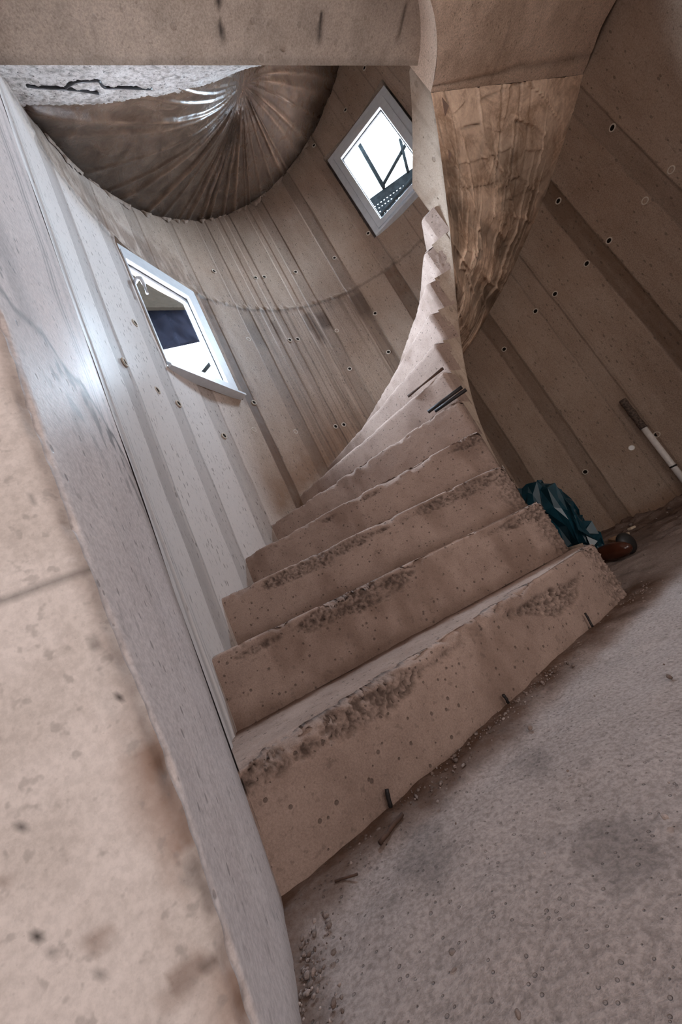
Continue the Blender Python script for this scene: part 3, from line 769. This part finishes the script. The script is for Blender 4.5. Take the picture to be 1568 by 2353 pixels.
# soffit with the creases of the sheet it was cast on
th_s = TH0 - DTH * (TS / H - 1)
tt = np.linspace(th_s + .1, T_CR, 420); ww = np.linspace(0, 1, 220)
T, W_ = np.meshgrid(tt, ww, indexing='ij')
ri_ = rin(T); RRs = ri_ + (R + .004 - ri_) * W_
ts = tin(T) * (1 - W_) + .318 * W_
zz = helix(T) - ts
Pq = cyl(T, RRs, zz)
r2 = np.random.default_rng(12)
hgt = (fbm(Pq, 5, 711, 4) - .5) * .03
X, Y = T * .9, RRs
crease = np.zeros_like(T)
for i in range(190):
    ang = r2.choice([r2.normal(0.05, .25), r2.normal(1.45, .2), r2.normal(.75, .3)], p=[.5, .3, .2])
    x0, y0 = r2.uniform(.2, 2.0), r2.uniform(.35, 1.42)
    L = r2.uniform(.08, .45)
    dx, dy = X - x0, Y - y0
    al = dx * math.sin(ang) + dy * math.cos(ang); pe = dx * math.cos(ang) - dy * math.sin(ang)
    pe = pe + .02 * (vnoise(Pq, 7, 720 + i) - .5)
    wd = r2.uniform(.003, .009)
    crease += r2.choice([-1, 1.3]) * np.exp(-(pe / wd) ** 2) * sst(L - np.abs(al), 0, L * .5) * r2.uniform(.003, .010)
steep = sst(T, .3, 1.3)
for i in range(26):                                         # long folds fanning down to the narrow end
    c = r2.uniform(.0, 1.0); wd = r2.uniform(.006, .016); s_ = r2.uniform(-.35, .35)
    pe = W_ - (c + s_ * (T - 1.0))
    crease += r2.choice([-1, 1]) * np.exp(-(pe / wd) ** 2) * steep * r2.uniform(.001, .005)
wv = np.sin(T * 26 + 3 * fbm(Pq, 3, 731, 3) + 2 * W_) * .006 * sst(T, .45, .8)
tot = (hgt + crease * 1.5 + wv * 2.4)
zz2 = zz - tot * np.sin(np.clip(W_ * 1.0, 0, 1) * PI) ** .35
pen = tot
lowf = sst(-pen, .002, .014)
cell = fbm(np.stack([T * 4.5, RRs * 5, T * 0], -1), 1, 745, 4)
tone = (1.3 - .55 * sst(cell, .42, .62) * sst(T, .30, .55)) * (1 - .35 * lowf) + .4 * sst(pen, .008, .028)  # shading of the folds painted into the tone, hollows and patches darkened
dirt = np.clip(.35 * sst(fbm(Pq * np.array([1, 1, 1]), 5, 741, 4), .48, .66) * sst(T, .3, .7) + .4 * sst(W_, .93, 1) * sst(fbm(Pq, 12, 743, 3), .3, .6), 0, 1)
mb = MB(); mb.grid(cyl(T, RRs, zz2), tone, dirt)
mb.build('soffit', m_soffit, stair)
# landing
tt = np.linspace(T_CR, -75 * D2R, 120); ww = np.linspace(0, 1, 90)
T, W_ = np.meshgrid(tt, ww, indexing='ij')
rl = .397; RRl = rl + (R - .006 - .030 * np.exp(-((T - .13) / .07) ** 2) - rl) * W_
zl_ = helix(T_CR) - .318
Pq = cyl(T, RRl, zl_)
zz = zl_ + (fbm(Pq, 6, 751, 4) - .5) * .02 * sst(T_CR - T, 0, .1)
cx_ = np.exp(-((T_CR - T - .05 - .04 * (fbm(Pq, 6, 757, 3) - .5)) / .012) ** 2)
zz = zz + .006 * cx_
ln_ = np.exp(-((W_ - .36 - .05 * (T_CR - T)) / .006) ** 2)
mb = MB(); mb.grid(cyl(T, RRl, zz), 1.05 - .35 * cx_ - .25 * ln_, .25 * sst(fbm(Pq, 8, 753, 4), .5, .7))
T2, Z2 = np.meshgrid(tt, np.linspace(zl_, 2.66, 10), indexing='ij')
mb.grid(cyl(T2, rl, Z2), .95, .1, None, True)
T2, Z2 = np.meshgrid(tt, np.linspace(zl_, 2.66, 3), indexing='ij')
mb.grid(cyl(T2, RRl[:, -1:], Z2), .4, .5)
mb.build('landing', m_land, stair)

# ---- next flight overhead: pleated soffit seen as a half disc -----------------
upper = empty('upper_staircase', (CX, CY, 2.62))
tag(upper, 'next flight of stairs overhead, its pleated dark soffit seen as a half disc', 'staircase')
APX, APY = .70, 1.84
tt = np.linspace(214 * D2R, 20 * D2R, 520); ww = np.linspace(0, 1, 200)
T, W_ = np.meshgrid(tt, ww, indexing='ij')
RRu = .30 + (R + .004 - .30) * W_
zz = helix(T) - TS + 2.78 - .08 * (1 - W_)
Pq = cyl(T, RRu, zz)
dx, dy = Pq[..., 0] - APX, Pq[..., 1] - APY
rad_ = np.hypot(dx, dy)
phi = np.arctan2(dy, dx)
pw = phi + .03 * (fbm(Pq, 4, 801, 3) - .5)
ridge = np.zeros_like(T)
r3 = np.random.default_rng(5)
for i in range(46):
    c = -PI + 2 * PI * (i + r3.uniform(-.35, .35)) / 46
    wd = r3.uniform(.010, .026); amp = r3.uniform(.3, 1.0)
    dp = np.angle(np.exp(1j * (pw - c)))
    ridge += amp * np.exp(-(dp / wd) ** 2)
amp = .03 * sst(rad_, .02, .25) * (1 - .45 * sst(rad_, .5, 1.0))
hgt = ridge * amp + (fbm(Pq, 5, 803, 4) - .5) * .02
zz2 = zz - hgt * sst(1 - W_, 0, .03)
fade = fbm(Pq, 4, 805, 4)
dirt = np.clip(.7 * sst(W_, .90, 1.0) + .25 * sst(fade, .5, .7), 0, 1)
tone = 1 + 1.9 * np.clip(ridge, 0, 1.2) * sst(fade, .25, .6) * (1 - .6 * sst(rad_, .5, 1.1))  # ridge highlights painted into the tone so the pleats show
mb = MB(); mb.grid(cyl(T, RRu, zz2), tone, dirt)
mb.build('pleated_soffit', m_fan, upper)
# ragged cement fringe where the flight meets the wall
tt = np.linspace(190 * D2R, 40 * D2R, 400); ww = np.linspace(0, 1, 8)
T, W_ = np.meshgrid(tt, ww, indexing='ij')
zb_ = helix(T) - TS + 2.78
f_ = fbm(cyl(T, R, zb_), 14, 811, 4)
mb = MB(); mb.grid(cyl(T, R - .002 - .018 * np.sin(W_ * PI) * f_, zb_ + .012 - W_ * (.012 + .06 * sst(f_, .4, .75))), .85, .45 * f_, None, False)
mb.build('cement_fringe', m_wall, upper)
# raw concrete throat between slab edge and the pleated sheet
aS = np.linspace(-.35, 1.05, 240); ww = np.linspace(0, 1, 60)
A2, W_ = np.meshgrid(aS, ww, indexing='ij')
def hel_z(x, y):
    t = np.arctan2(y - CY, x - CX); t = np.where(t < 0, t + 2 * PI, t)
    r = np.clip(np.hypot(x - CX, y - CY), .3, R)
    return helix(t) - TS + 2.78 - .08 * (1 - (r - .3) / (R - .3))
n1 = 1.235
Xa, Ya = AV[0] * A2 + NV[0] * NE, AV[1] * A2 + NV[1] * NE
Xb, Yb = AV[0] * A2 + NV[0] * n1, AV[1] * A2 + NV[1] * n1
zb_ = hel_z(Xb, Yb) + .02
Pq = np.stack([Xa * (1 - W_) + Xb * W_, Ya * (1 - W_) + Yb * W_, (ZS + .03) * (1 - W_) + zb_ * W_], -1)
ff = fbm(Pq, 24, 821, 4); w = worley(Pq, 60, 823)
Pq[..., 2] -= (ff - .5) * .03 + .012 * (.5 - w)
mb = MB(); mb.grid(Pq, 1 - .5 * sst(w, .5, .8), .6 * sst(ff, .56, .7))
mb.build('raw_edge', m_strip, upper)

def strip_at(u, v, lift=.014):
    """point on the raw strip under a given direction"""
    d = ray(u, v); best = None
    q = Pq.reshape(-1, 3); e = q - np.array([0, 0, CAM_Z]); c = e @ d; x = np.linalg.norm(e - c[:, None] * d, axis=1)
    return q[x.argmin()] - d * lift
def curve_pts(pts, n=8):
    pts = np.array(pts); out = []
    for i in range(len(pts) - 1):
        p0, p1, p2, p3 = pts[max(i - 1, 0)], pts[i], pts[i + 1], pts[min(i + 2, len(pts) - 1)]
        for t in np.linspace(0, 1, n, endpoint=False):
            out.append(.5 * (2 * p1 + (p2 - p0) * t + (2 * p0 - 5 * p1 + 4 * p2 - p3) * t * t + (3 * p1 - p0 - 3 * p2 + p3) * t ** 3))
    out.append(pts[-1]); return np.array(out)
s = MB()
s.tube(curve_pts([strip_at(*q) for q in [(62, 196), (92, 202), (150, 203), (190, 208), (226, 214)]]), .006, 8)
s.tube(curve_pts([strip_at(*q) for q in [(152, 201), (172, 188), (205, 184), (228, 188), (240, 200), (290, 203), (348, 203)]]), .006, 8)
tag(s.build('wire', m_wire), 'dark bent tie wire hanging on the pale raw slab edge', 'wire')

# ================================================================== LOOSE THINGS
def gp(u, v, z):
    d = ray(u, v); t = (z - CAM_Z) / d[2]; return np.array([d[0] * t, d[1] * t, z])
def dp(u, v, dist):
    return np.array([0, 0, CAM_Z]) + ray(u, v) * dist
# two steel bars poking out above the fifth step
z5 = 5 * H + .016
a, b = gp(984, 947, z5), gp(1062, 889, z5 + .01)
s = MB(); s.tube([a, (a + b) / 2, b], .0078, 10); tag(s.build('steel_bar', m_steel), 'upper of two black bars poking past the step end', 'steel bar', 'black bars lying across the step')
a, b = gp(1000, 945, z5), gp(1072, 895, z5)
s = MB(); s.tube([a, (a + b) / 2, b], .0078, 10); tag(s.build('steel_bar', m_steel), 'lower of two black bars poking past the step end', 'steel bar', 'black bars lying across the step')
z6 = 6 * H + .012
a, b = gp(938, 911, z6), gp(1019, 846, z6 + .004)
s = MB(); s.tube([a, a * .6 + b * .4, b], [.007, .004, .007], 10); tag(s.build('steel_bar', m_rust), 'rusty bar lying in the joint one step above the two black bars', 'steel bar')
# sticks at the foot of the first riser
def stick(p, q, r, mat, label, cat='stick', name='stick', group=None):
    p, q = np.array(p), np.array(q); n = 7
    pts = [p + (q - p) * i / (n - 1) + (np.array([random.uniform(-1, 1) for _ in range(3)]) * r * .22 if 0 < i < n - 1 else 0) for i in range(n)]
    s = MB(); s.tube(pts, [r * random.uniform(.8, 1.1) for _ in range(n)], 8); return tag(s.build(name, mat), label, cat, group)
def riser_pt(u, v, out=.012):
    """point on the first riser plane, a little in front of it"""
    th = TH0; pn = np.array([-math.sin(th), math.cos(th)]); c = np.array([CX - OFF * math.sin(th), CY + OFF * math.cos(th)])
    d = ray(u, v); t = (pn @ c + out) / (pn @ d[:2]); p = d * t; return np.array([p[0], p[1], max(p[2] + CAM_Z, .012)])
SGN = 1 if (np.array([-math.sin(TH0), math.cos(TH0)]) @ (-np.array([CX, CY]))) > 0 else -1
def rp(u, v): return riser_pt(u, v, .012 * SGN)
stick(rp(889, 1813), rp(908, 1878), .0036, m_steel, 'thick black nail standing against the first riser', 'nail', 'nail')
stick(gp(925, 1870, .012), gp(873, 1938, .010), .0032, m_rust, 'dark twig lying on the floor below the thick nail', 'twig', 'twig')
stick(rp(1157, 1596), rp(1174, 1624), .0032, m_steel, 'thin black nail standing midway along the first riser', 'nail', 'nail')
stick(rp(1345, 1409), rp(1363, 1440), .0032, m_steel, 'thin dark nail near the inner end of the first riser', 'nail', 'nail')
stick(gp(770, 2025, .012), gp(822, 2008, .010), .0016, m_rust, 'thin brown twig on the floor near the left end of the first riser', 'twig', 'twig')

# crumpled teal plastic bag behind the step ends
s = MB()
pth = [(1188, 1110, .02), (1215, 1106, .03), (1255, 1112, .05), (1285, 1140, .09), (1315, 1180, .12), (1350, 1222, .10), (1375, 1250, .04)]
rows = []
top = [(1196, 1128), (1212, 1112), (1236, 1107), (1260, 1111), (1282, 1128), (1303, 1153), (1322, 1182), (1340, 1203), (1362, 1222)]
nc = 15
tp = curve_pts([dp(u, v, 2.2) for u, v in top], 2)
bag = np.zeros((len(tp), nc, 3))
axis = np.array([.46, .89, 0])
for i, p in enumerate(tp):
    ends = math.sin(PI * min(1, max(0, (i + 1.0) / (len(tp) + 1)))) ** .4
    for j in range(nc):
        w = 2 * PI * j / nc
        q = p + axis * (.11 * ends * math.sin(w))
        q[2] = max(.012, p[2] * (.5 + .5 * math.cos(w)))
        bag[i, j] = q
jit = np.random.default_rng(4).normal(0, 1, bag.shape) * np.array([.016, .016, .012])
bag = bag + jit * np.minimum(1, bag[..., 2:] / .06)
bag[..., 2] = np.maximum(bag[..., 2], .012)
bag = np.concatenate([bag, bag[:, :1]], 1)
s.grid(bag); s.add(bag[0, :-1], [tuple(range(nc))]); s.add(bag[-1, :-1], [tuple(range(nc))])
tag(s.build('plastic_bag', m_bag, smooth=False), 'crumpled teal plastic bag behind the inner ends of the lower steps', 'bag')

# brown boot lying behind the first step
bc = gp(1440, 1290, 0)
vdir = np.array([ray(1440, 1290)[0], ray(1440, 1290)[1], 0]); vdir /= np.linalg.norm(vdir); sd = np.array([vdir[1], -vdir[0], 0])
boot = empty('boot', tuple(bc)); tag(boot, 'glossy brown boot with black sole lying on the floor behind the first step', 'boot')
def blob(c, ax, rad, n=20, m=12, sq=1.0, f=None):
    V = []; c = np.asarray(c)
    for i in range(m + 1):
        a = -PI / 2 + PI * i / m
        for k in range(n):
            w = 2 * PI * k / n
            q = np.array([math.cos(a) * math.cos(w), math.cos(a) * math.sin(w), math.sin(a)])
            if f: q = f(q)
            V.append(c + sum(ax[t] * rad[t] * q[t] for t in range(3)))
    F = [(i * n + k, i * n + (k + 1) % n, (i + 1) * n + (k + 1) % n, (i + 1) * n + k) for i in range(m) for k in range(n)]
    return V, F
lx = -sd * .75 + vdir * .66; lx /= np.linalg.norm(lx); ly = np.array([-lx[1], lx[0], 0]); lz = np.array([0, 0, 1.0])
def toe(q):
    x, y, z = q; w = 1 - .28 * (x * .5 + .5); return np.array([x, y * w, z * w])
bl = dp(1424, 1264, 1.93); bl[2] = .043
V, F = blob(bl + lx * .05, (lx, ly, lz), (.105, .040, .042), 24, 16, f=toe); s = MB(); s.add(V, F); s.build('upper', m_leather, boot)
bk = dp(1441, 1250, 1.97); bk[2] = .050
V, F = blob(bk, (lx, ly, lz), (.026, .042, .047), 24, 16); s = MB(); s.add(V, F); s.build('sole', m_black, boot)

# white pipe leaning at the right wall
pb = cyl(46.0 * D2R, R - .07, 0.012); ptop = cyl(46.3 * D2R, R - .035, .715)
pipe = empty('pipe', tuple(pb)); tag(pipe, 'white plastic pipe with tarred black end leaning on the right wall', 'pipe')
f = .43
pm = ptop + (pb - ptop) * f * .72
s = MB(); s.tube([pb, pm], [.017, .017], 16); s.build('pipe_body', m_pipe, pipe)
s = MB(); n_ = 14; s.tube([pm + (ptop - pm) * i / n_ for i in range(n_ + 1)], [.0185 + .003 * vnoise(np.array([[i * .9, 0, 0]]), 1, 5)[0] for i in range(n_ + 1)], 16); s.build('tarred_end', m_pipedirt, pipe)
pk = pb + (pm - pb) * .42
s = MB(); s.tube([pk, pk + (pm - pb) * .02], [.0195, .0195], 16); s.build('clip', m_black, pipe)

# splinters and a board scrap on the floor under the flight
def scrap(c, L, W, Hh, ang, mat, label, name, cat):
    s = MB(); ax = (np.array([math.cos(ang), math.sin(ang), 0]), np.array([-math.sin(ang), math.cos(ang), 0]), np.array([0, 0, 1.0]))
    s.box(c, ax, (L / 2, W / 2, Hh / 2)); o = s.build(name, mat, smooth=False)
    b = o.modifiers.new('edge', 'BEVEL'); b.width = min(.004, Hh * .3); b.segments = 2
    return tag(o, label, cat)
scrap(dp(1416, 1196, 2.35) * np.array([1, 1, 0]) + np.array([0, 0, .035]), .07, .03, .014, .9, m_chip, 'longer pale wood chip at the foot of the right wall', 'wood_chip', 'wood chip')
scrap(dp(1436, 1190, 2.45) * np.array([1, 1, 0]) + np.array([0, 0, .045]), .035, .025, .012, .3, m_chip, 'small pale wood chip beside the longer one by the right wall', 'wood_chip', 'wood chip')
scrap(gp(1412, 1228, .02) * np.array([.9, .9, 1]), .22, .045, .018, 1.2, m_wood, 'narrow brown board scrap on the floor near the boot', 'board', 'board')
# grit along the riser and pier: too many to count
s = MB(); rg = np.random.default_rng(3)
def pebble(c, r):
    q = rg.normal(size=(3,)); V, F = blob(c, (np.array([1, 0, 0]), np.array([0, 1, 0]), np.array([0, 0, 1.0])), (r * rg.uniform(.7, 1.3), r * rg.uniform(.7, 1.3), r * rg.uniform(.5, .9)), 7, 5)
    V = np.array(V); V += (vnoise(V, 1.2 / r, int(rg.integers(1000)))[:, None] - .5) * r * .6
    s.add(V, F, rg.uniform(.6, 1.25), rg.uniform(0, .8))
tdir = np.array([math.cos(TH0), math.sin(TH0)]); ndir = np.array([-math.sin(TH0), math.cos(TH0)]) * SGN
c0 = np.array([CX - OFF * math.sin(TH0), CY + OFF * math.cos(TH0)])
for i in range(520):
    r_ = rg.uniform(RI - .05, R - .02); q = c0 + tdir * r_ + ndir * (abs(rg.normal(0, .028)) + .006)
    pebble(np.array([q[0], q[1], .008]), rg.choice([.0012, .002, .0034], p=[.6, .3, .1]))
for i in range(260):
    t_ = rg.uniform(0, 1); q = np.array([-.225, .30]) * (1 - t_) + np.array([-.285, .60]) * t_ + np.array([.94, .34]) * abs(rg.normal(0, .022)) + np.array([.012, 0])
    pebble(np.array([q[0], q[1], .006]), rg.choice([.0012, .002, .0034], p=[.6, .3, .1]))
for i in range(420):
    q = np.array([rg.uniform(-.2, 2.2), rg.uniform(.3, 2.4)])
    if (q - c0) @ ndir > .02 or np.hypot(*(q - c0)) < .3 or q[1] > 1.5 + .0: pebble(np.array([q[0], q[1], .006]), rg.choice([.0015, .003, .005], p=[.6, .3, .1]))
for i in range(300):
    th_ = rg.uniform(20, 75) * D2R; q = cyl(th_, R - abs(rg.normal(0, .06)) - .01, .02); pebble(q, rg.choice([.004, .007, .011], p=[.6, .3, .1]))
o = s.build('rubble', m_floor); tag(o, 'loose grit and pebbles scattered along the foot of the first step and walls', 'rubble', None, 'stuff')

# ================================================================== OUTSIDE THE WINDOWS
def on_plane(u, v, thc, d):
    n = np.array([math.cos(thc * D2R), math.sin(thc * D2R), 0]); D = ray(u, v)
    t = (d - n @ (np.array([0, 0, CAM_Z]) - np.array([CX, CY, 0]))) / (n @ D); return np.array([0, 0, CAM_Z]) + D * t
sc_ = empty('scaffold', tuple(on_plane(878, 470, 60, 2.4))); tag(sc_, 'scaffold bay outside the upper window with braces and perforated platform', 'scaffold')
def brace(p, q, r, name='brace', mat=None):
    s = MB(); s.tube([p, (p + q) / 2, q], r, 10); return s.build(name, mat or m_galv, sc_)
DP = 2.4
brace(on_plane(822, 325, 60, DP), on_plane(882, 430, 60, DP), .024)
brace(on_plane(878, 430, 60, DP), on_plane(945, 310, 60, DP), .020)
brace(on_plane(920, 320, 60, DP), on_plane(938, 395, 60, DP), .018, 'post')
# perforated platform edge: a real plate with holes
pa, pb_, pc, pd = [on_plane(u, v, 60, DP + .04) for u, v in ((845, 460), (990, 356), (1010, 440), (870, 545))]
s = MB(); NA, NB = 19, 10
def bil(x, y): return (pa * (1 - x) + pb_ * x) * (1 - y) + (pd * (1 - x) + pc * x) * y
nrm60 = np.array([math.cos(60 * D2R), math.sin(60 * D2R), 0])
for off_ in (0, .012):
    V = []; F = []
    for i in range(NA):
        for j in range(NB):
            x0, x1, y0, y1 = i / NA, (i + 1) / NA, j / NB, (j + 1) / NB
            hole = j > 1
            b = len(V)
            O = [bil(x0, y0), bil(x1, y0), bil(x1, y1), bil(x0, y1)]
            if not hole: V += O; F.append((b, b + 1, b + 2, b + 3)); continue
            cx0, cy0 = (x0 + x1) / 2, (y0 + y1) / 2
            sx, sy = (x1 - x0) * .17, (y1 - y0) * .15
            I = [bil(cx0 - sx, cy0 - sy), bil(cx0 + sx, cy0 - sy), bil(cx0 + sx, cy0 + sy), bil(cx0 - sx, cy0 + sy)]
            V += O + I
            F += [(b + q, b + (q + 1) % 4, b + 4 + (q + 1) % 4, b + 4 + q) for q in range(4)]
    V = np.array(V) + nrm60 * off_
    s.add(V, F)
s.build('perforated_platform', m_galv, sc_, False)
for e_ in (pa * 1.25 - pb_ * .25, pb_ * 1.25 - pa * .25):
    brace(np.array([e_[0], e_[1], -.02]), np.array([e_[0], e_[1], 4.2]), .024, 'standard')
pl_ = MB(); pl_.tube([np.array([*(pa * 1.25 - pb_ * .25)[:2], 4.15]), np.array([*(pb_ * 1.25 - pa * .25)[:2], 4.15])], .02, 10); pl_.build('ledger', m_galv, sc_)
s = MB(); s.add([(-7, -7, -.03), (9, -7, -.03), (9, 10, -.03), (-7, 10, -.03)], [(0, 1, 2, 3)]); struct(s.build('ground', m_floor, smooth=False), 'ground outside around the tower', 'ground')
rq = on_plane(942, 425, 60, DP + .25)
V, F = blob(rq, (np.array([1, 0, 0]), np.array([0, 1, 0]), np.array([0, 0, 1.0])), (.07, .05, .12), 14, 10); s = MB(); s.add(V, F); tag(s.build('tarpaulin', m_red), 'red tarpaulin bundle behind the perforated platform outside the upper window', 'tarpaulin')

d2 = 2.1
def slab4(name, pts, thick, thc, mat, parent=None):
    n = np.array([math.cos(thc * D2R), math.sin(thc * D2R), 0])
    s = MB(); m = len(pts); V = list(pts) + [p + n * thick for p in pts]
    F = [tuple(range(m)), tuple(range(2 * m - 1, m - 1, -1))] + [(i, m + i, m + (i + 1) % m, (i + 1) % m) for i in range(m)]
    s.add(V, F); return s.build(name, mat, parent, False)
deck = empty('platform', tuple(on_plane(400, 740, 155, d2))); tag(deck, 'dark slate scaffold platform seen through the lower left window', 'platform')
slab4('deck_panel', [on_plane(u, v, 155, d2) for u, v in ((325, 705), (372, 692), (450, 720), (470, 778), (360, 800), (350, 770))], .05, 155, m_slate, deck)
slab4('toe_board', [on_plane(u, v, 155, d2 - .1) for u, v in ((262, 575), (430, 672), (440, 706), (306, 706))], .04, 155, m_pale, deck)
s = MB(); s.tube([on_plane(455, 870, 155, d2), on_plane(500, 815, 155, d2)], .02, 10); s.build('brace', m_galv, deck)
